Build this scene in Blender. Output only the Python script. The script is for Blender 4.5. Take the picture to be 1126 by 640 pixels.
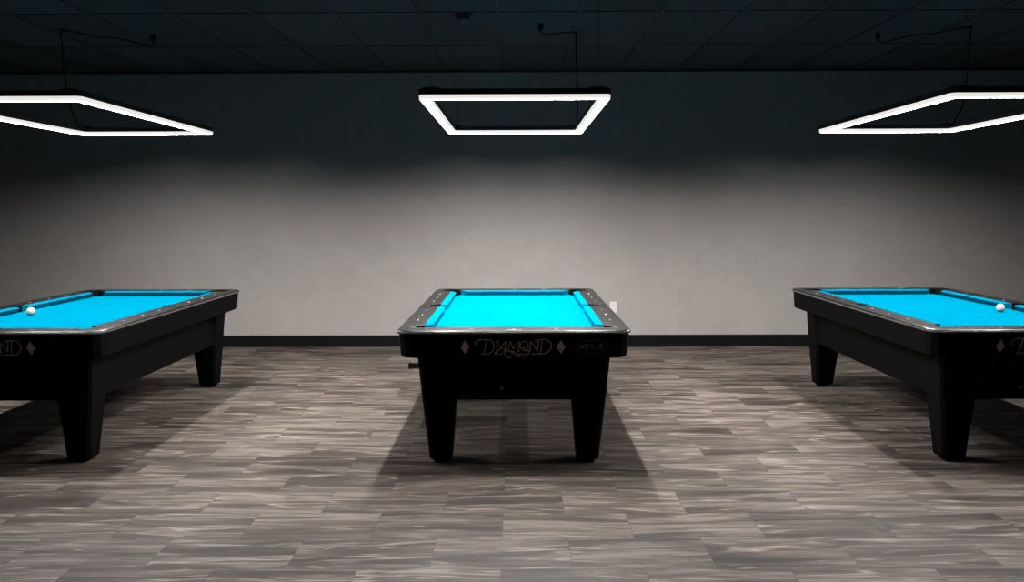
import bpy, bmesh, math
from mathutils import Vector, Matrix
for o in list(bpy.data.objects): bpy.data.objects.remove(o)
scene = bpy.context.scene
COL = scene.collection

# ------------------------------------------------------------------ camera
F_PX, PITCH, YAW, ROLL = 865.73, 0.1058, -0.0063, -0.0031
CAM = Vector((0.0153, 0.0, 1.5217))
def view_ray(a, b):
    c, s = math.cos(-ROLL), math.sin(-ROLL); a, b = c*a - s*b, s*a + c*b
    x, y, z = a/F_PX, 1.0, -b/F_PX
    c, s = math.cos(-PITCH), math.sin(-PITCH); y, z = c*y - s*z, s*y + c*z
    c, s = math.cos(-YAW), math.sin(-YAW); x, y = c*x - s*y, s*x + c*y
    return Vector((x, y, z))
fwd = view_ray(0, 0).normalized()
right = (view_ray(10, 0) - view_ray(0, 0)).normalized()
up = right.cross(fwd).normalized()
cd = bpy.data.cameras.new('camera'); cam = bpy.data.objects.new('camera', cd); COL.objects.link(cam)
cam.matrix_world = Matrix(((right.x, up.x, -fwd.x, CAM.x), (right.y, up.y, -fwd.y, CAM.y), (right.z, up.z, -fwd.z, CAM.z), (0, 0, 0, 1)))
cd.sensor_fit = 'HORIZONTAL'; cd.sensor_width = 36; cd.lens = F_PX*36/1126; cd.clip_start = .05
scene.camera = cam

# ------------------------------------------------------------------ light and exposure
w = bpy.data.worlds.new('world'); scene.world = w; w.use_nodes = True
bg = w.node_tree.nodes['Background']; bg.inputs[0].default_value = (0.12, 0.28, 1.0, 1); bg.inputs[1].default_value = 0.026
scene.view_settings.view_transform = 'Standard'; scene.view_settings.look = 'None'
scene.view_settings.gamma = 1; scene.view_settings.use_curve_mapping = False
scene.view_settings.exposure = 0.0
LAMP_DOWN = {'centre': 590.0, 'side': 340.0}     # radiance of the downward diffuser faces
LAMP_EDGE = 0.80                               # dim glow of the diffuser's upright edges

# ------------------------------------------------------------------ dimensions
H_CEIL, Y_WALL, X_SIDE = 2.968, 8.554, 6.7
SPACING = 3.071
TAB_Y = 5.653; W, L, H = 1.362, 2.38, 0.818
LAMP_Y = 5.647; LAMP_Z = 2.138; LW, LL = 1.118, 2.03
CX = -0.004

# ------------------------------------------------------------------ materials
def mat(name, col, rough=.5, metal=0, spec=.5, coat=0):
    m = bpy.data.materials.new(name); m.use_nodes = True
    b = m.node_tree.nodes['Principled BSDF']
    b.inputs['Base Color'].default_value = (*col, 1); b.inputs['Roughness'].default_value = rough
    b.inputs['Metallic'].default_value = metal; b.inputs['Specular IOR Level'].default_value = spec
    b.inputs['Coat Weight'].default_value = coat
    return m
class NT:
    def __init__(s, m): s.t = m.node_tree; s.b = s.t.nodes['Principled BSDF']
    def n(s, kind, **kw):
        x = s.t.nodes.new(kind)
        for k, v in kw.items():
            if k in x.bl_rna.properties: setattr(x, k, v)
        return x
    def l(s, a, b): s.t.links.new(a, b)
    def math(s, op, a, b=None, c=None):
        x = s.n('ShaderNodeMath', operation=op)
        for i, v in enumerate((a, b, c)):
            if v is None: continue
            if isinstance(v, (int, float)): x.inputs[i].default_value = v
            else: s.l(v, x.inputs[i])
        return x.outputs[0]
    def noise(s, vec, scale, detail=4, rough=.5, dist=0):
        x = s.n('ShaderNodeTexNoise'); x.inputs['Scale'].default_value = scale; x.inputs['Detail'].default_value = detail
        x.inputs['Roughness'].default_value = rough; x.inputs['Distortion'].default_value = dist
        s.l(vec, x.inputs['Vector']); return x.outputs['Fac']
    def ramp(s, fac, stops):
        x = s.n('ShaderNodeValToRGB'); e = x.color_ramp.elements
        while len(e) < len(stops): e.new(.5)
        for q, (p, c) in zip(e, stops): q.position = p; q.color = (*c, 1) if len(c) == 3 else c
        s.l(fac, x.inputs[0]); return x.outputs[0]
    def mix(s, fac, a, b, mode='MIX'):
        x = s.n('ShaderNodeMix', data_type='RGBA', blend_type=mode)
        for i, v in ((0, fac), (6, a), (7, b)):
            if isinstance(v, (int, float)): x.inputs[i].default_value = v
            elif isinstance(v, tuple): x.inputs[i].default_value = (*v, 1)
            else: s.l(v, x.inputs[i])
        return x.outputs[2]

def floor_material():
    m = mat('stone_look_planks', (.2, .18, .16), .62, spec=.15); k = NT(m)
    tc = k.n('ShaderNodeTexCoord'); sp = k.n('ShaderNodeSeparateXYZ'); k.l(tc.outputs['Object'], sp.inputs[0])
    x, y = sp.outputs[0], sp.outputs[1]
    ROW, LEN = .305, .61
    yr = k.math('DIVIDE', k.math('SUBTRACT', y, 3.19), ROW); row = k.math('FLOOR', yr); fy = k.math('FRACT', yr)
    half = k.math('MULTIPLY', k.math('FLOORED_MODULO', row, 2.0), .5)
    xr = k.math('SUBTRACT', k.math('DIVIDE', k.math('ADD', x, .36), LEN), half)
    col = k.math('FLOOR', xr); fx = k.math('FRACT', xr)
    cid = k.n('ShaderNodeCombineXYZ'); k.l(row, cid.inputs[0]); k.l(col, cid.inputs[1])
    w2 = k.n('ShaderNodeTexWhiteNoise', noise_dimensions='3D'); k.l(cid.outputs[0], w2.inputs['Vector'])
    rv = w2.outputs['Value']
    # grain coordinates shifted per plank
    gx = k.math('ADD', k.math('MULTIPLY', x, .72), k.math('MULTIPLY', rv, 37.0))
    tilt = k.math('MULTIPLY', k.math('SUBTRACT', w2.outputs['Color'], .5), .9)
    gy = k.math('ADD', k.math('ADD', k.math('MULTIPLY', y, 7.0), k.math('MULTIPLY', x, tilt)), k.math('MULTIPLY', rv, 91.0))
    gv = k.n('ShaderNodeCombineXYZ'); k.l(gx, gv.inputs[0]); k.l(gy, gv.inputs[1])
    n1 = k.noise(gv.outputs[0], 1.5, 3, .5, .7)
    n2 = k.noise(gv.outputs[0], 4.2, 6, .6, .6)
    n3 = k.noise(gv.outputs[0], 1.5, 2, .45, .9)
    n4 = k.noise(gv.outputs[0], 2.8, 3, .5, .7)
    fine = k.noise(gv.outputs[0], 26, 4, .7, .2)
    v = k.math('ADD', k.math('MULTIPLY', n1, .6), k.math('MULTIPLY', n2, .4))
    v = k.math('ADD', v, k.math('MULTIPLY', k.math('SUBTRACT', rv, .5), .10))
    v = k.math('ADD', v, k.math('MULTIPLY', k.math('SUBTRACT', fine, .5), .10))
    base = k.ramp(v, [(.34, (.0115, .0080, .0062)), (.43, (.026, .0197, .0158)), (.52, (.048, .0390, .0328)), (.61, (.094, .080, .0695))])
    ridge = k.math('ABSOLUTE', k.math('SUBTRACT', n3, .5))
    streak = k.ramp(ridge, [(0.0, (1, 1, 1)), (.014, (.6, .6, .6)), (.042, (0, 0, 0))])
    patch = k.ramp(n4, [(.45, (0, 0, 0)), (.62, (1, 1, 1))])
    sm = k.math('MULTIPLY', streak, patch)
    base = k.mix(k.math('MULTIPLY', sm, .9), base, (.175, .153, .135))
    ridge2 = k.math('ABSOLUTE', k.math('SUBTRACT', n4, .43))
    dark = k.ramp(ridge2, [(0.0, (1, 1, 1)), (.022, (0, 0, 0))])
    base = k.mix(k.math('MULTIPLY', dark, .45), base, (.013, .010, .008))
    ex = k.math('MULTIPLY', k.math('MINIMUM', fx, k.math('SUBTRACT', 1, fx)), LEN)
    ey = k.math('MULTIPLY', k.math('MINIMUM', fy, k.math('SUBTRACT', 1, fy)), ROW)
    seam = k.math('LESS_THAN', k.math('MINIMUM', ex, ey), .0016)
    base = k.mix(k.math('MULTIPLY', seam, .5), base, (.013, .010, .009))
    k.l(base, k.b.inputs['Base Color'])
    bp = k.n('ShaderNodeBump'); bp.inputs['Strength'].default_value = .12; bp.inputs['Distance'].default_value = .004
    k.l(k.math('SUBTRACT', v, k.math('MULTIPLY', seam, .6)), bp.inputs['Height']); k.l(bp.outputs[0], k.b.inputs['Normal'])
    return m

def wall_material(name, col):
    m = mat(name, col, .75, spec=.25); k = NT(m)
    tc = k.n('ShaderNodeTexCoord')
    n1 = k.noise(tc.outputs['Object'], 3.2, 5, .6, .6); n2 = k.noise(tc.outputs['Object'], 28, 4, .6)
    f = k.math('ADD', k.math('MULTIPLY', n1, .6), k.math('MULTIPLY', n2, .4))
    k.l(k.ramp(f, [(.3, tuple(c*.90 for c in col)), (.7, tuple(c*1.08 for c in col))]), k.b.inputs['Base Color'])
    bp = k.n('ShaderNodeBump'); bp.inputs['Strength'].default_value = .25; bp.inputs['Distance'].default_value = .004
    k.l(n2, bp.inputs['Height']); k.l(bp.outputs[0], k.b.inputs['Normal'])
    return m

def tile_material():
    m = mat('ceiling_tile', (.30, .34, .36), .9, spec=.1); k = NT(m)
    tc = k.n('ShaderNodeTexCoord')
    n = k.noise(tc.outputs['Object'], 70, 3, .7)
    sp = k.n('ShaderNodeSeparateXYZ'); k.l(tc.outputs['Object'], sp.inputs[0])
    cx = k.math('FLOOR', k.math('DIVIDE', k.math('ADD', sp.outputs[0], .122), .61))
    cy = k.math('FLOOR', k.math('DIVIDE', k.math('SUBTRACT', sp.outputs[1], 6.04), 1.22))
    cv = k.n('ShaderNodeCombineXYZ'); k.l(cx, cv.inputs[0]); k.l(cy, cv.inputs[1])
    wn = k.n('ShaderNodeTexWhiteNoise', noise_dimensions='3D'); k.l(cv.outputs[0], wn.inputs['Vector'])
    f = k.math('ADD', k.math('MULTIPLY', n, .5), k.math('MULTIPLY', wn.outputs['Value'], .5))
    k.l(k.ramp(f, [(.2, (.036, .040, .042)), (.8, (.052, .058, .060))]), k.b.inputs['Base Color'])
    return m

def cloth_material():
    col = (.0, .108, .155)
    m = mat('worsted_cloth', col, 1.0, spec=.0); k = NT(m)
    tc = k.n('ShaderNodeTexCoord'); n = k.noise(tc.outputs['Object'], 6, 5, .6)
    k.l(k.ramp(n, [(.3, (0, .079, .132)), (.7, (.0, .085, .140))]), k.b.inputs['Base Color'])
    return m

def black_laminate(name, lo, hi, rough, spec=.5):
    m = mat(name, lo, rough, spec=spec); k = NT(m)
    tc = k.n('ShaderNodeTexCoord'); mp = k.n('ShaderNodeMapping'); mp.inputs['Scale'].default_value = (1, 9, 9)
    k.l(tc.outputs['Object'], mp.inputs[0]); n = k.noise(mp.outputs[0], 9, 5, .6, .4)
    k.l(k.ramp(n, [(.35, lo), (.7, hi)]), k.b.inputs['Base Color'])
    k.l(k.ramp(n, [(.3, (rough*.97,)*3), (.7, (min(1, rough*1.04),)*3)]), k.b.inputs['Roughness'])
    return m

def diffuser_material(name, strength):
    m = mat(name, (.8, .8, .8), .5); b = m.node_tree.nodes['Principled BSDF']
    b.inputs['Emission Color'].default_value = (1, .965, .93, 1); b.inputs['Emission Strength'].default_value = strength
    return m

M = dict(
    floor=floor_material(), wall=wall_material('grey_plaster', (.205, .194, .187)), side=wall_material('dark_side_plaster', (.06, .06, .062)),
    tile=tile_material(), grid=mat('ceiling_grid', (.006, .007, .008), .7), base=mat('vinyl_baseboard', (.001, .0012, .0018), .8, spec=.1),
    body=black_laminate('black_cabinet', (.0005, .0005, .0007), (.0011, .0011, .0013), .6, .05),
    rail=black_laminate('charcoal_rail', (.0042, .0041, .0042), (.0055, .0053, .0055), .28, .20),
    trim=mat('black_edge_trim', (.05, .05, .052), .22, spec=.8, coat=.4),
    pocket=mat('pocket_rubber', (.001, .001, .0012), .6, spec=.1), cloth=cloth_material(),
    sight=mat('pearl_inlay', (.7, .7, .72), .3), logo=mat('bronze_lettering', (.44, .385, .335), .45), acme=mat('faint_silver_lettering', (.20, .20, .21), .45),
    oval=mat('dark_oval_ring', (.05, .05, .06), .5),
    chrome=mat('chrome', (.6, .6, .6), .25, 1), steel=mat('dark_steel', (.12, .12, .12), .35, .8), ball=mat('cue_ball_resin', (.36, .36, .355), .12, coat=.5),
    housing=mat('black_lamp_housing', (.012, .012, .013), .4), cable=mat('steel_cable', (.05, .055, .06), .5, .5), cord=mat('black_cord', (.003, .003, .004), .7, spec=.2),
    detector=mat('dark_bronze_plastic', (.008, .0065, .005), .5), outlet=mat('white_outlet_plastic', (.40, .395, .385), .4), slot=mat('slot_dark', (.03, .03, .03), .6),
    edge=diffuser_material('lit_diffuser_edge', LAMP_EDGE),
)

# ------------------------------------------------------------------ helpers
def link(name, bm, m, parent=None, smooth=False, bevel=0, seg=2, extra=()):
    me = bpy.data.meshes.new(name); bmesh.ops.recalc_face_normals(bm, faces=bm.faces); bm.to_mesh(me); bm.free()
    me.materials.append(m)
    for e in extra: me.materials.append(e)
    o = bpy.data.objects.new(name, me); COL.objects.link(o)
    if parent: o.parent = parent
    if smooth:
        for p in me.polygons: p.use_smooth = True
    if bevel:
        b = o.modifiers.new('bevel', 'BEVEL'); b.width = bevel; b.segments = seg; b.limit_method = 'ANGLE'; b.angle_limit = math.radians(32)
    return o
def bake(o):
    dg = bpy.context.evaluated_depsgraph_get(); dg.update()
    me = bpy.data.meshes.new_from_object(o.evaluated_get(dg)); o.modifiers.clear(); o.data = me; return o
def box(bm, x0, x1, y0, y1, z0, z1):
    v = [bm.verts.new((x, y, z)) for z in (z0, z1) for x, y in ((x0, y0), (x1, y0), (x1, y1), (x0, y1))]
    for f in ((3, 2, 1, 0), (4, 5, 6, 7), (0, 1, 5, 4), (1, 2, 6, 5), (2, 3, 7, 6), (3, 0, 4, 7)): bm.faces.new([v[i] for i in f])
def loft(bm, rings, cap=True):
    vs = [[bm.verts.new(p) for p in r] for r in rings]; n = len(rings[0])
    for a, b in zip(vs, vs[1:]):
        for i in range(n): bm.faces.new((a[i], a[(i+1) % n], b[(i+1) % n], b[i]))
    if cap: bm.faces.new(vs[0][::-1]); bm.faces.new(vs[-1])
def ring_band(bm, outer, inner, z0, z1):
    # a rectangular-section band between two closed outlines with the same number of points
    n = len(outer)
    a = [bm.verts.new((*p, z0)) for p in outer]; b = [bm.verts.new((*p, z0)) for p in inner]
    c = [bm.verts.new((*p, z1)) for p in outer]; d = [bm.verts.new((*p, z1)) for p in inner]
    for i in range(n):
        j = (i+1) % n
        bm.faces.new((a[i], a[j], b[j], b[i])); bm.faces.new((c[i], d[i], d[j], c[j]))
        bm.faces.new((a[i], c[i], c[j], a[j])); bm.faces.new((b[i], b[j], d[j], d[i]))
def disc(bm, cx, cy, z0, z1, r, n=28, r1=None):
    r1 = r if r1 is None else r1
    loft(bm, [[(cx + q*math.cos(2*math.pi*i/n), cy + q*math.sin(2*math.pi*i/n), z) for i in range(n)] for q, z in ((r, z0), (r1, z1))])
def rrect(hx, hy, r, n=4, style='round'):
    if style == 'chamfer': return [(hx-r, -hy), (hx, -hy+r), (hx, hy-r), (hx-r, hy), (-hx+r, hy), (-hx, hy-r), (-hx, -hy+r), (-hx+r, -hy)]
    out = []
    for cx, cy, a0 in ((hx-r, -hy+r, -90), (hx-r, hy-r, 0), (-hx+r, hy-r, 90), (-hx+r, -hy+r, 180)):
        for i in range(n+1):
            a = math.radians(a0 + 90*i/n); out.append((cx + r*math.cos(a), cy + r*math.sin(a)))
    return out
def tube(bm, pts, r, n=8, flat=None):
    pts = [Vector(p) for p in pts]; rings = []
    for i, p in enumerate(pts):
        t = (pts[min(i+1, len(pts)-1)] - pts[max(i-1, 0)]).normalized()
        a = Vector((0, 1, 0)) if abs(t.y) < .9 else Vector((1, 0, 0))
        u = t.cross(a).normalized(); v = u.cross(t).normalized()
        rings.append([p + u*r*math.cos(2*math.pi*k/n) + v*(flat or r)*math.sin(2*math.pi*k/n) for k in range(n)])
    loft(bm, rings)
def smooth_path(pts, k=5):
    P = [Vector(p) for p in pts]; out = []
    for i in range(len(P)-1):
        a, b, c, d = P[max(i-1, 0)], P[i], P[i+1], P[min(i+2, len(P)-1)]
        for s in range(k):
            t = s/k; out.append(.5*((2*b) + (c-a)*t + (2*a-5*b+4*c-d)*t*t + (3*b-a-3*c+d)*t**3))
    out.append(P[-1]); return out
def cut(o, *bms):
    tmp = []
    for bm in bms:
        c = link('cutter', bm, M['slot']); tmp.append(c)
        b = o.modifiers.new('cut', 'BOOLEAN'); b.object = c; b.operation = 'DIFFERENCE'; b.solver = 'EXACT'
    bake(o)
    for c in tmp: bpy.data.objects.remove(c)
    return o
def empty(name, loc, label, cat, group=None):
    o = bpy.data.objects.new(name, None); COL.objects.link(o); o.location = loc; o.empty_display_size = .1
    tag(o, label, cat, group); return o
def tag(o, label, cat, group=None):
    o['label'] = label; o['category'] = cat
    if group: o['group'] = group
    return o
def struct(name, bm, m, **kw):
    o = link(name, bm, m, **kw); o['kind'] = 'structure'; return o
def copy_tree(o, parent=None, skip=()):
    c = o.copy(); COL.objects.link(c); c.parent = parent
    for ch in list(o.children):
        if ch.name.split('.')[0] not in skip: copy_tree(ch, c, skip)
    return c

# ------------------------------------------------------------------ room
Y_BACK = -2.5
b = bmesh.new(); box(b, -X_SIDE, X_SIDE, Y_BACK, Y_WALL, -.05, 0); struct('floor', b, M['floor'])
b = bmesh.new(); box(b, -X_SIDE-.12, X_SIDE+.12, Y_WALL, Y_WALL+.12, -.05, H_CEIL+.05); struct('wall_back', b, M['wall'])
b = bmesh.new(); box(b, -X_SIDE-.12, -X_SIDE, Y_BACK, Y_WALL, -.05, H_CEIL+.05); struct('wall_left', b, M['side'])
b = bmesh.new(); box(b, X_SIDE, X_SIDE+.12, Y_BACK, Y_WALL, -.05, H_CEIL+.05); struct('wall_right', b, M['side'])
# the suspended ceiling: tiles with the bars of the grid hanging a few millimetres lower
b = bmesh.new(); box(b, -X_SIDE, X_SIDE, Y_BACK, Y_WALL, H_CEIL, H_CEIL+.05); ceil = struct('ceiling', b, M['tile'])
b = bmesh.new()
x = -.122 - .61*10
while x < X_SIDE:
    box(b, x-.011, x+.011, Y_BACK, Y_WALL, H_CEIL-.006, H_CEIL); x += .61
y = 6.04 - 1.22*7
while y < Y_WALL - .1:
    box(b, -X_SIDE, X_SIDE, y-.011, y+.011, H_CEIL-.0055, H_CEIL); y += 1.22
g = struct('trim_1', b, M['grid'])
b = bmesh.new()
box(b, -X_SIDE, X_SIDE, Y_WALL-.02, Y_WALL, H_CEIL-.022, H_CEIL-.007); struct('trim_2', b, M['grid'])
b = bmesh.new(); box(b, -X_SIDE+.015, X_SIDE-.015, Y_WALL-.014, Y_WALL, 0, .128); struct('baseboard_back', b, M['base'], bevel=.004)
b = bmesh.new(); box(b, -X_SIDE, -X_SIDE+.014, Y_BACK, Y_WALL, 0, .128); struct('baseboard_left', b, M['base'], bevel=.004)
b = bmesh.new(); box(b, X_SIDE-.014, X_SIDE, Y_BACK, Y_WALL, 0, .128); struct('baseboard_right', b, M['base'], bevel=.004)

# ------------------------------------------------------------------ pool table
HX, HY = W/2, L/2
PX, PY = HX-.19, HY-.195          # cushion nose lines (playing area)
BX, BY = PX+.048, PY+.048         # back of the cushions
ZBED = H-.040
RS, RC = .060, .062
SIDE_P = [(s*(BX+.030), 0) for s in (-1, 1)]
CORN_P = [(sx*(BX-.008), sy*(BY-.008)) for sx in (-1, 1) for sy in (-1, 1)]
def strokes(paths, r, flat, X, Z, y0):
    bm = bmesh.new()
    for p in paths:
        tube(bm, [(X(q[0]), y0, Z(q[1])) for q in p], r, 6, flat)
    return bm
def cr(pts, k=5): return [(v.x, v.y) for v in smooth_path([(p[0], p[1], 0) for p in pts], k)]
def ell(cx, cy, rx, ry, n=24, a0=0, a1=360): return [(cx+rx*math.cos(math.radians(a0+(a1-a0)*i/n)), cy+ry*math.sin(math.radians(a0+(a1-a0)*i/n))) for i in range(n+1)]

def make_table():
    t = empty('pool_table', (0, 0, 0), '', 'pool table', 'pool tables in a row')
    # cabinet (the long box under the rails, set in between the legs)
    b = bmesh.new(); zb = .376
    loft(b, [[(x, y, z) for x, y in rrect(hx, hy, .012, 2)] for hx, hy, z in ((.530, 1.035, zb), (.540, 1.045, .70))])
    link('cabinet', b, M['body'], t, bevel=.004)
    # flared rail skirt with broad rounded corners
    b = bmesh.new()
    lv = [(HX-.024, HY-.030, .655, .072), (HX-.016, HY-.024, .661, .078), (HX-.008, HY-.008, .7925, .085)]
    loft(b, [[(x, y, z) for x, y in rrect(hx, hy, r, 3)] for hx, hy, z, r in lv])
    sk = link('rail_skirt', b, M['body'], t, bevel=.002)
    cb = bmesh.new(); box(cb, -BX-.02, BX+.02, -BY-.02, BY+.02, ZBED-.030, .9)
    cp = bmesh.new()
    for x, y in SIDE_P + CORN_P: disc(cp, x, y, .690, .95, .066, 24)
    cut(sk, cb, cp)
    # rail top frame
    b = bmesh.new(); loft(b, [[(x, y, z) for x, y in rrect(HX-ins, HY-ins, .085, 4)] for ins, z in ((.006, .793), (0, .797), (0, .808), (.004, .8145), (.0095, H))])
    rt = link('rail_top', b, M['rail'], t)
    c1 = bmesh.new(); box(c1, -BX, BX, -BY, BY, .70, .9)
    c2 = bmesh.new()
    for x, y in SIDE_P: disc(c2, x, y, .6, .95, RS+.0005, 32)
    for x, y in CORN_P: disc(c2, x, y, .6, .95, RC+.0005, 32)
    cut(rt, c1, c2)
    # polished outer lip that runs round the rail
    b = bmesh.new(); ring_band(b, rrect(HX+.0015, HY+.0015, .0865, 5), rrect(HX-.006, HY-.006, .079, 5), .7985, .8095)
    link('edge_trim', b, M['trim'], t, bevel=.003, seg=3)
    # slate bed under the cloth
    b = bmesh.new(); box(b, -BX-.008, BX+.008, -BY-.008, BY+.008, ZBED-.028, ZBED)
    bed = link('cloth_bed', b, M['cloth'], t)
    c3 = bmesh.new()
    for x, y in SIDE_P + CORN_P: disc(c3, x, y, .6, .95, .0605, 32)
    cut(bed, c3)
    # six cushions
    def cushion(p0, p1, nrm, c0, c1):
        # p0-p1: nose line, nrm: direction to the rail, c0/c1: how far the back runs past the nose at each end
        p0, p1, nrm = Vector(p0), Vector(p1), Vector(nrm); d = (p1-p0).normalized(); bm = bmesh.new(); rings = []
        for p, e in ((p0, -c0), (p1, c1)):
            prof = [(0, H-.0075), (.003, H-.0035), (.020, H-.0012), (.048, H-.0005), (.048, ZBED+.0005), (.021, ZBED+.0005), (.001, H-.0105)]
            rings.append([(p.x + nrm.x*q + d.x*e*q/.048, p.y + nrm.y*q + d.y*e*q/.048, z) for q, z in prof])
        loft(bm, rings); link('cushion', bm, M['cloth'], t)
    cm, sm = .078, .058
    for s in (-1, 1):
        for a, c in (((-PY+cm), -sm), (sm, PY-cm)):
            lo = a if a > 0 or True else a
            e0, e1 = (.045, .014) if a < 0 else (.014, .045)
            cushion((s*PX, a, 0), (s*PX, c, 0), (s, 0, 0), e0, e1)
        cushion((-PX+cm, s*PY, 0), (PX-cm, s*PY, 0), (0, s, 0), .045, .045)
    # pockets: cup with its wall open towards the bed, and the black casting on the rail
    for x, y in SIDE_P + CORN_P:
        corner = abs(y) > .1; R = RC if corner else RS
        face = math.atan2(-y, -x) if corner else (0 if x < 0 else math.pi)
        if corner: face = math.atan2(-math.copysign(1, y), -math.copysign(1, x))
        half = math.radians(62 if corner else 66); bm = bmesh.new(); n = 22
        ang = [face + half + (2*math.pi - 2*half)*i/n for i in range(n+1)]
        prof = [(R, ZBED-.06), (R, H+.0015), (R-.004, H+.003), (R-.010, H+.001), (R-.010, ZBED-.06)]
        rings = [[(x + q*math.cos(a), y + q*math.sin(a), z) for q, z in prof] for a in ang]
        loft(bm, rings)
        disc(bm, x, y, ZBED-.075, ZBED-.06, R, 28)
        # lower drop ring closes the cup under the bed on the mouth side
        am = [face - half + 2*half*i/10 for i in range(11)]
        loft(bm, [[(x + q*math.cos(a), y + q*math.sin(a), z) for q, z in ((R, ZBED-.06), (R, ZBED-.004), (R-.008, ZBED-.004), (R-.008, ZBED-.06))] for a in am])
        link('pocket', bm, M['pocket'], t)
        bm = bmesh.new()
        if corner:
            sx, sy = math.copysign(1, x), math.copysign(1, y)
            a0 = math.atan2(sy, sx)
            outs = [a0 - math.radians(88) + math.radians(176)*i/16 for i in range(17)]
            loft(bm, [[(x + q*math.cos(a), y + q*math.sin(a), z) for q, z in ((R-.002, H-.002), (R-.002, H+.002), (R+.021, H+.002), (R+.023, H-.002))] for a in outs])
        else:
            sx = math.copysign(1, x); hw = R+.008
            pts = [(sx*(HX-.012), -hw*.8), (sx*(HX-.012), hw*.8)]
            outer = [(sx*(HX-.0085), hw*.75), (sx*(HX-.03), hw), (x, hw)]
            # ring of quads between the circular mouth and the squared outer outline
            oc = [(-R-.0, hw), (BX-abs(x), hw), (.02, hw), (HX-.03-abs(x), hw), (HX-.0085-abs(x), hw*.72), (HX-.0085-abs(x), 0), (HX-.0085-abs(x), -hw*.72), (HX-.03-abs(x), -hw), (.02, -hw), (BX-abs(x), -hw)]
            oc = oc[1:]
            ic = []
            m = len(oc)
            for i in range(m):
                a = math.radians(122 - 244*i/(m-1)); ic.append(((R-.002)*math.cos(a), (R-.002)*math.sin(a)))
            rr = [[(x + sx*o[0], o[1], H-.001), (x + sx*o[0], o[1], H+.002), (x + sx*i_[0], i_[1], H+.002), (x + sx*i_[0], i_[1], H-.001)] for o, i_ in zip(oc, ic)]
            loft(bm, rr)
        link('pocket_casting', bm, M['pocket'], t)
    # pearl sights, three per rail section
    yr, xr = HY-.075, HX-.075
    spots = [(s*xr, k*PY/4) for s in (-1, 1) for k in (-3, -2, -1, 1, 2, 3)] + [(k*PX/2, s*yr) for s in (-1, 1) for k in (-1, 0, 1)]
    for x, y in spots:
        bm = bmesh.new(); disc(bm, x, y, H-.002, H+.0008, .0062, 12); link('sight', bm, M['sight'], t)
    # small metal name plate in the middle of the near rail
    bm = bmesh.new(); box(bm, -.044, .044, -HY+.016, -HY+.040, H-.002, H+.0012); np_ = link('rail_plate', bm, M['chrome'], t, bevel=.0008); np_['label'] = 'small bright metal plate on the near rail'
    # four tapered legs that rise as pillars to the skirt
    for sx in (-1, 1):
        for sy in (-1, 1):
            bm = bmesh.new()
            sec = [(.018, .375, .508, .925, 1.063), (.376, .347, .545, .885, 1.078), (.655, .347, .570, .885, 1.088)]
            rings = []
            for z, x0, x1, y0, y1 in sec:
                ch = .018
                q = [(x0, y0), (x1-ch, y0), (x1, y0+ch), (x1, y1-ch), (x1-ch, y1), (x0+ch*.3, y1), (x0, y1-ch*.3)]
                q = [(sx*a, sy*c, z) for a, c in q]
                rings.append(q if sx*sy > 0 else q[::-1])
            loft(bm, rings); lg = link('leg', bm, M['body'], t, bevel=.004)
            bm = bmesh.new(); disc(bm, sx*.442, sy*.994, 0, .018, .048, 24); link('leg_foot', bm, M['pocket'], lg)
    # front panel: ball return window with its small latch, and a slim hatch above it
    bm = bmesh.new(); ring_band(bm, [(-.165, 0), (-.005, 0), (-.005, .115), (-.165, .115)], [(-.155, .010), (-.015, .010), (-.015, .105), (-.155, .105)], 0, .008)
    for v in bm.verts: v.co = Vector((v.co.x, -1.0465 - v.co.z, .425 + v.co.y))
    fr = link('ball_return_frame', bm, M['body'], t)
    bm = bmesh.new(); box(bm, -.155, -.015, -1.0475, -1.040, .435, .530); link('ball_return_door', bm, M['body'], t)
    bm = bmesh.new(); loft(bm, [[(-.072 + .012*math.cos(a*math.pi/8), y, .452 + .012*math.sin(a*math.pi/8)) for a in range(16)] for y in (-1.047, -1.056)]); link('door_latch', bm, M['steel'], fr)
    bm = bmesh.new(); box(bm, -.18, .18, -1.0500, -1.042, .585, .632); link('front_hatch', bm, M['body'], t, bevel=.002)
    # lettering and marks on the front of the skirt
    yf = lambda z: -(HY - .024 + .016*(z-.661)/.1315) - .0006
    Xc = lambda c: (515 + c*.09325 - 564.9)*.00516; Zc = lambda c: .7957 - .000497*c
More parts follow.
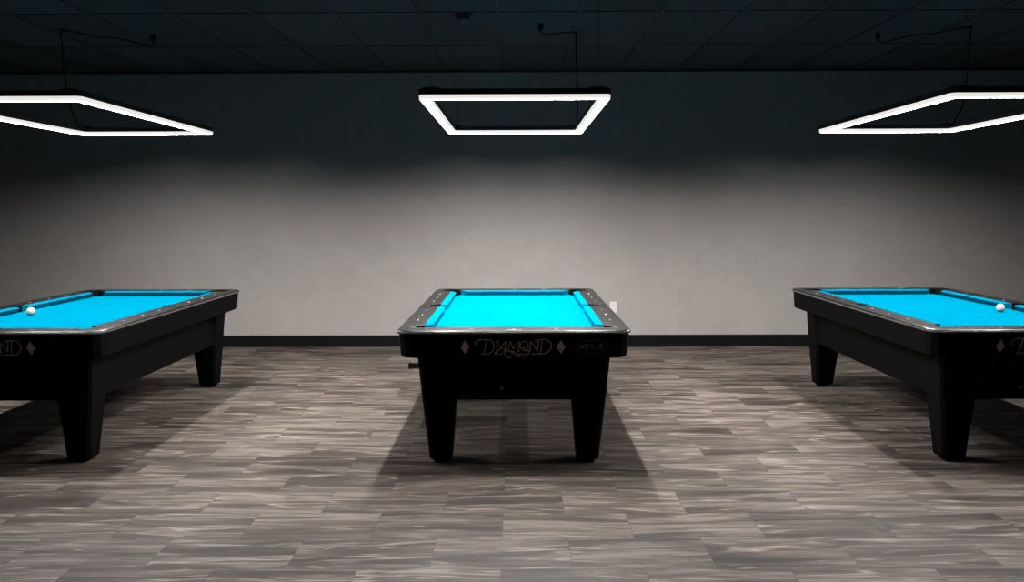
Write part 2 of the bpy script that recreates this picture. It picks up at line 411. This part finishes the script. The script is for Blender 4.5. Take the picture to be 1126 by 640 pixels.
    paths = [cr([(98, 138), (80, 126), (78, 105), (95, 80), (125, 65), (170, 60), (230, 62), (272, 80), (298, 120), (296, 165), (270, 210), (225, 233), (145, 235)]),
             cr([(210, 66), (196, 150), (172, 232)]),
             [(322, 84), (366, 84)], cr([(346, 86), (334, 155), (312, 230)]),
             [(300, 235), (405, 235)], cr([(318, 230), (360, 180), (400, 130), (438, 86)]), cr([(438, 86), (440, 140), (428, 196)]), [(366, 168), (436, 168)],
             cr([(452, 203), (476, 150), (497, 86)]), [(488, 85), (505, 85)], cr([(500, 88), (512, 130), (528, 172)]), cr([(528, 172), (560, 130), (608, 86)]), cr([(608, 86), (602, 140), (592, 200)]), [(580, 201), (606, 201)],
             ell(664, 136, 48, 58), cr([(640, 182), (652, 160), (668, 165), (676, 186), (696, 196), (716, 186)]),
             cr([(742, 88), (738, 140), (728, 196)]), [(716, 197), (744, 197)], [(724, 84), (746, 88)], cr([(744, 88), (778, 135), (816, 192)]), cr([(836, 74), (830, 130), (817, 192)]),
             cr([(790, 92), (800, 76), (830, 66), (900, 60), (945, 72), (978, 106), (984, 150), (960, 198), (920, 226), (870, 233), (735, 234)]),
             cr([(880, 64), (868, 150), (852, 230)]),
             cr([(408, 205), (432, 192), (470, 188), (510, 198), (560, 222), (610, 252), (660, 263), (700, 248), (718, 215), (712, 198)]),
             cr([(512, 264), (490, 277), (458, 274), (432, 248), (428, 216), (446, 197)]),
             cr([(470, 200), (510, 214), (550, 244), (608, 278)]), cr([(580, 228), (640, 236), (700, 234)])]
    def place(bm):
        for v in bm.verts: v.co.y += yf(v.co.z)
        return bm
    lt = link('front_lettering', place(strokes(paths, .0023, .0010, Xc, Zc, 0)), M['logo'], t); lt['label'] = 'flowing bronze maker lettering'
    for cx in (-.281, .272):
        bm = bmesh.new(); zc = .7205
        loft(bm, [[(cx, y, zc+.040), (cx+.025, y, zc), (cx, y, zc-.040), (cx-.025, y, zc)] for y in (-.0012, .001)])
        link('diamond_mark', place(bm), M['logo'], t)
    Xa = lambda c: (625 + c*.0533 - 564.9)*.00516; Za = lambda c: .7957 - .000284*c
    ac = [[(262, 302), (302, 204), (338, 302)], [(278, 268), (324, 268)], [(254, 302), (274, 302)], [(322, 302), (350, 302)],
          ell(416, 253, 38, 50, 18, 45, 315), [(443, 206), (443, 226)],
          [(512, 302), (514, 205), (564, 300), (614, 205), (618, 302)], [(498, 302), (522, 302)], [(604, 302), (632, 302)], [(500, 205), (516, 205)], [(610, 205), (628, 205)],
          [(682, 205), (682, 302)], [(668, 205), (744, 205), (744, 222)], [(668, 302), (746, 302), (748, 282)], [(682, 252), (722, 252)]]
    al = link('badge_lettering', place(strokes(ac, .0016, .0008, Xa, Za, 0)), M['acme'], t); al['label'] = 'small faint silver serif lettering inside an oval'
    bd = link('oval_badge', place(strokes([ell(505, 262, 352, 132, 48)], .0016, .0008, Xa, Za, 0)), M['oval'], t)
    # ball return lever that sticks out of the left side
    bm = bmesh.new(); loft(bm, [[(x, -.975 + r*math.cos(a*math.pi/8), .571 + r*math.sin(a*math.pi/8)) for a in range(16)] for x, r in ((-.53, .0175), (-.620, .0175), (-.620, .0205), (-.634, .0205), (-.637, .017))])
    kb = link('side_knob', bm, M['steel'], t); kb['label'] = 'short steel knob on the left flank'
    return t

table = make_table(); table.location = (CX, TAB_Y, 0)
table['label'] = 'black pool table with bright blue cloth in the middle, no ball on it'
tl = copy_tree(table, skip=('side_knob', 'badge_lettering', 'oval_badge')); tl.location = (-SPACING, TAB_Y, 0)
tl['label'] = 'black pool table with blue cloth at the left edge, cut off by the frame'
tr = copy_tree(table, skip=('side_knob', 'badge_lettering', 'oval_badge')); tr.location = (SPACING, TAB_Y, 0)
tr['label'] = 'black pool table with blue cloth at the right edge, cut off by the frame'

# ------------------------------------------------------------------ cue balls
def cue_ball(x, y, label):
    bm = bmesh.new(); bmesh.ops.create_uvsphere(bm, u_segments=32, v_segments=20, radius=.0286)
    o = link('cue_ball', bm, M['ball'], smooth=True); o.location = (x, y, ZBED+.0286)
    tag(o, label, 'billiard ball', 'white cue balls'); return o
cue_ball(-3.396, 5.46, 'white cue ball on the blue cloth of the left table')
cue_ball(3.428, 5.535, 'white cue ball on the blue cloth of the right table')

# ------------------------------------------------------------------ pendant lamps
TILT = -.008
def make_lamp(x, power, label):
    t = empty('pendant_lamp', (x, LAMP_Y, LAMP_Z), label, 'pendant light', 'rectangular ring lamps over the pool tables')
    t.rotation_euler.x = TILT
    hx, hy, bw = LW/2, LL/2, .066
    # black aluminium channel
    b = bmesh.new(); ring_band(b, rrect(hx, hy, .03, 3), rrect(hx-bw, hy-bw, .012, 3), .024, .058)
    link('housing', b, M['housing'], t, bevel=.003)
    # glowing diffuser: strong face down, faint upright edges
    fm = diffuser_material('lit_diffuser_face_%s' % ('centre' if -1 < x < 1 else 'side'), power)
    b = bmesh.new(); o1, i1 = rrect(hx-.003, hy-.003, .032, 3), rrect(hx-bw+.003, hy-bw+.003, .012, 3)
    o2, i2 = rrect(hx-.013, hy-.013, .024, 3), rrect(hx-bw+.013, hy-bw+.013, .012, 3); n = len(o1)
    R = [[b.verts.new((*p, z)) for p in q] for q, z in ((o1, .024), (o1, 0), (o2, 0), (o2, .007), (i2, .007), (i2, 0), (i1, 0), (i1, .024))]
    for c in range(8):
        for i in range(n):
            f = b.faces.new((R[c][i], R[c][(i+1) % n], R[(c+1) % 8][(i+1) % n], R[(c+1) % 8][i]))
            if c == 3: f.material_index = 1
    link('diffuser', b, M['edge'], t, extra=(fm,))
    # brackets, suspension cables, canopy plates
    for sx in (-1, 1):
        for sy in (-1, 1):
            b = bmesh.new(); ax, ay = sx*(hx-.075), sy*(hy-bw/2)
            loft(b, [[(ax + s*.5*a, ay + v, z) for a, v in ((-1, -.02), (1, -.02), (1, .02), (-1, .02))] for s, z in ((.12, .058), (.10, .064), (.05, .070))])
            br = link('corner_bracket', b, M['housing'], t)
            b = bmesh.new(); zt = H_CEIL - .006 - LAMP_Z - TILT*ay
            tube(b, [(ax, ay, .070), (ax, ay + math.tan(-TILT)*-0*zt, zt)], .0011, 6); link('suspension_cable', b, M['cable'], t)
    return t
lc = make_lamp(.005, LAMP_DOWN['centre'], 'glowing white rectangular ring lamp hanging over the middle pool table')
ll = make_lamp(-SPACING+.006, LAMP_DOWN['side'], 'glowing rectangular ring lamp over the left table, cut off by the left frame edge')
lr = make_lamp(SPACING+.004, LAMP_DOWN['side'], 'glowing rectangular ring lamp over the right table, cut off by the right frame edge')

def power_cord(lamp, drop, path):
    inv = (Matrix.Translation(lamp.location) @ lamp.rotation_euler.to_matrix().to_4x4()).inverted()
    pts = [Vector(drop[0]), Vector(drop[1]), Vector(drop[2])]
    b = bmesh.new(); tube(b, [inv @ p for p in smooth_path([*drop, *path[1:]], 6)], .0052, 8)
    c = link('power_cord', b, M['cord'], lamp, smooth=True)
    e = Vector(path[-1]); b = bmesh.new()
    disc(b, 0, 0, -.058, -.025, .008, 16, .022); disc(b, 0, 0, -.025, 0, .022, 16)
    for v in b.verts: v.co = inv @ (v.co + Vector((e.x, e.y, H_CEIL - .0065)))
    link('cord_plug', b, M['cord'], c)
    p = Vector(path[0]); b = bmesh.new(); box(b, -.012, .012, -.012, .012, -.02, 0)
    for v in b.verts: v.co = inv @ (v.co + Vector((p.x, p.y, H_CEIL - .0065)))
    link('cord_hook', b, M['cord'], c)
zc = 2.19
power_cord(lc, [(.515, 6.60, zc), (.520, 6.62, 2.34), (.520, 6.66, 2.55), (.508, 6.69, 2.80), (.506, 6.693, 2.945)],
           [(.506, 6.693, 2.95), (.45, 6.64, 2.943), (.38, 6.582, 2.930), (.30, 6.50, 2.905), (.245, 6.46, 2.893), (.215, 6.43, 2.897), (.208, 6.425, 2.925)])
power_cord(ll, [(-3.60, 6.60, zc), (-3.655, 6.58, 2.36), (-3.668, 6.55, 2.6), (-3.655, 6.52, 2.8), (-3.653, 6.518, 2.945)],
           [(-3.653, 6.518, 2.95), (-3.55, 6.559, 2.944), (-3.437, 6.603, 2.925), (-3.33, 6.65, 2.922), (-3.237, 6.678, 2.915), (-3.085, 6.734, 2.882), (-3.032, 6.753, 2.885), (-3.024, 6.755, 2.92)])
power_cord(lr, [(3.60, 6.60, zc), (3.67, 6.60, 2.34), (3.682, 6.58, 2.6), (3.672, 6.555, 2.8), (3.669, 6.553, 2.945)],
           [(3.669, 6.553, 2.95), (3.591, 6.586, 2.95), (3.465, 6.641, 2.931), (3.352, 6.688, 2.926), (3.253, 6.728, 2.920), (3.12, 6.782, 2.891), (3.068, 6.803, 2.895), (3.048, 6.809, 2.92)])

# ------------------------------------------------------------------ smoke detector and wall outlet
d = empty('smoke_detector', (-.383, 6.10, H_CEIL - .0062), 'dark round smoke detector on the ceiling tiles above the middle lamp', 'smoke detector')
b = bmesh.new(); disc(b, 0, 0, -.018, 0, .062, 32, .068); link('detector_base', b, M['detector'], d, bevel=.003)
b = bmesh.new()
loft(b, [[(r*math.cos(2*math.pi*i/28), r*math.sin(2*math.pi*i/28), z) for i in range(28)] for r, z in ((.020, -.060), (.034, -.054), (.048, -.036), (.055, -.018))])
link('detector_dome', b, M['detector'], d, smooth=True)
o_ = empty('wall_outlet', (1.070, Y_WALL, .432), 'white wall outlet on the grey wall just right of the middle table', 'wall outlet')
b = bmesh.new(); box(b, -.038, .038, -.006, 0, -.062, .062); link('cover_plate', b, M['outlet'], o_, bevel=.002)
for z in (-.024, .024):
    b = bmesh.new(); box(b, -.017, .017, -.0085, -.006, z-.015, z+.015); sc = link('socket', b, M['outlet'], o_, bevel=.001)
    b = bmesh.new(); box(b, -.008, -.005, -.0091, -.0084, z-.006, z+.006); box(b, .005, .008, -.0091, -.0084, z-.006, z+.006); link('socket_slots', b, M['slot'], sc)
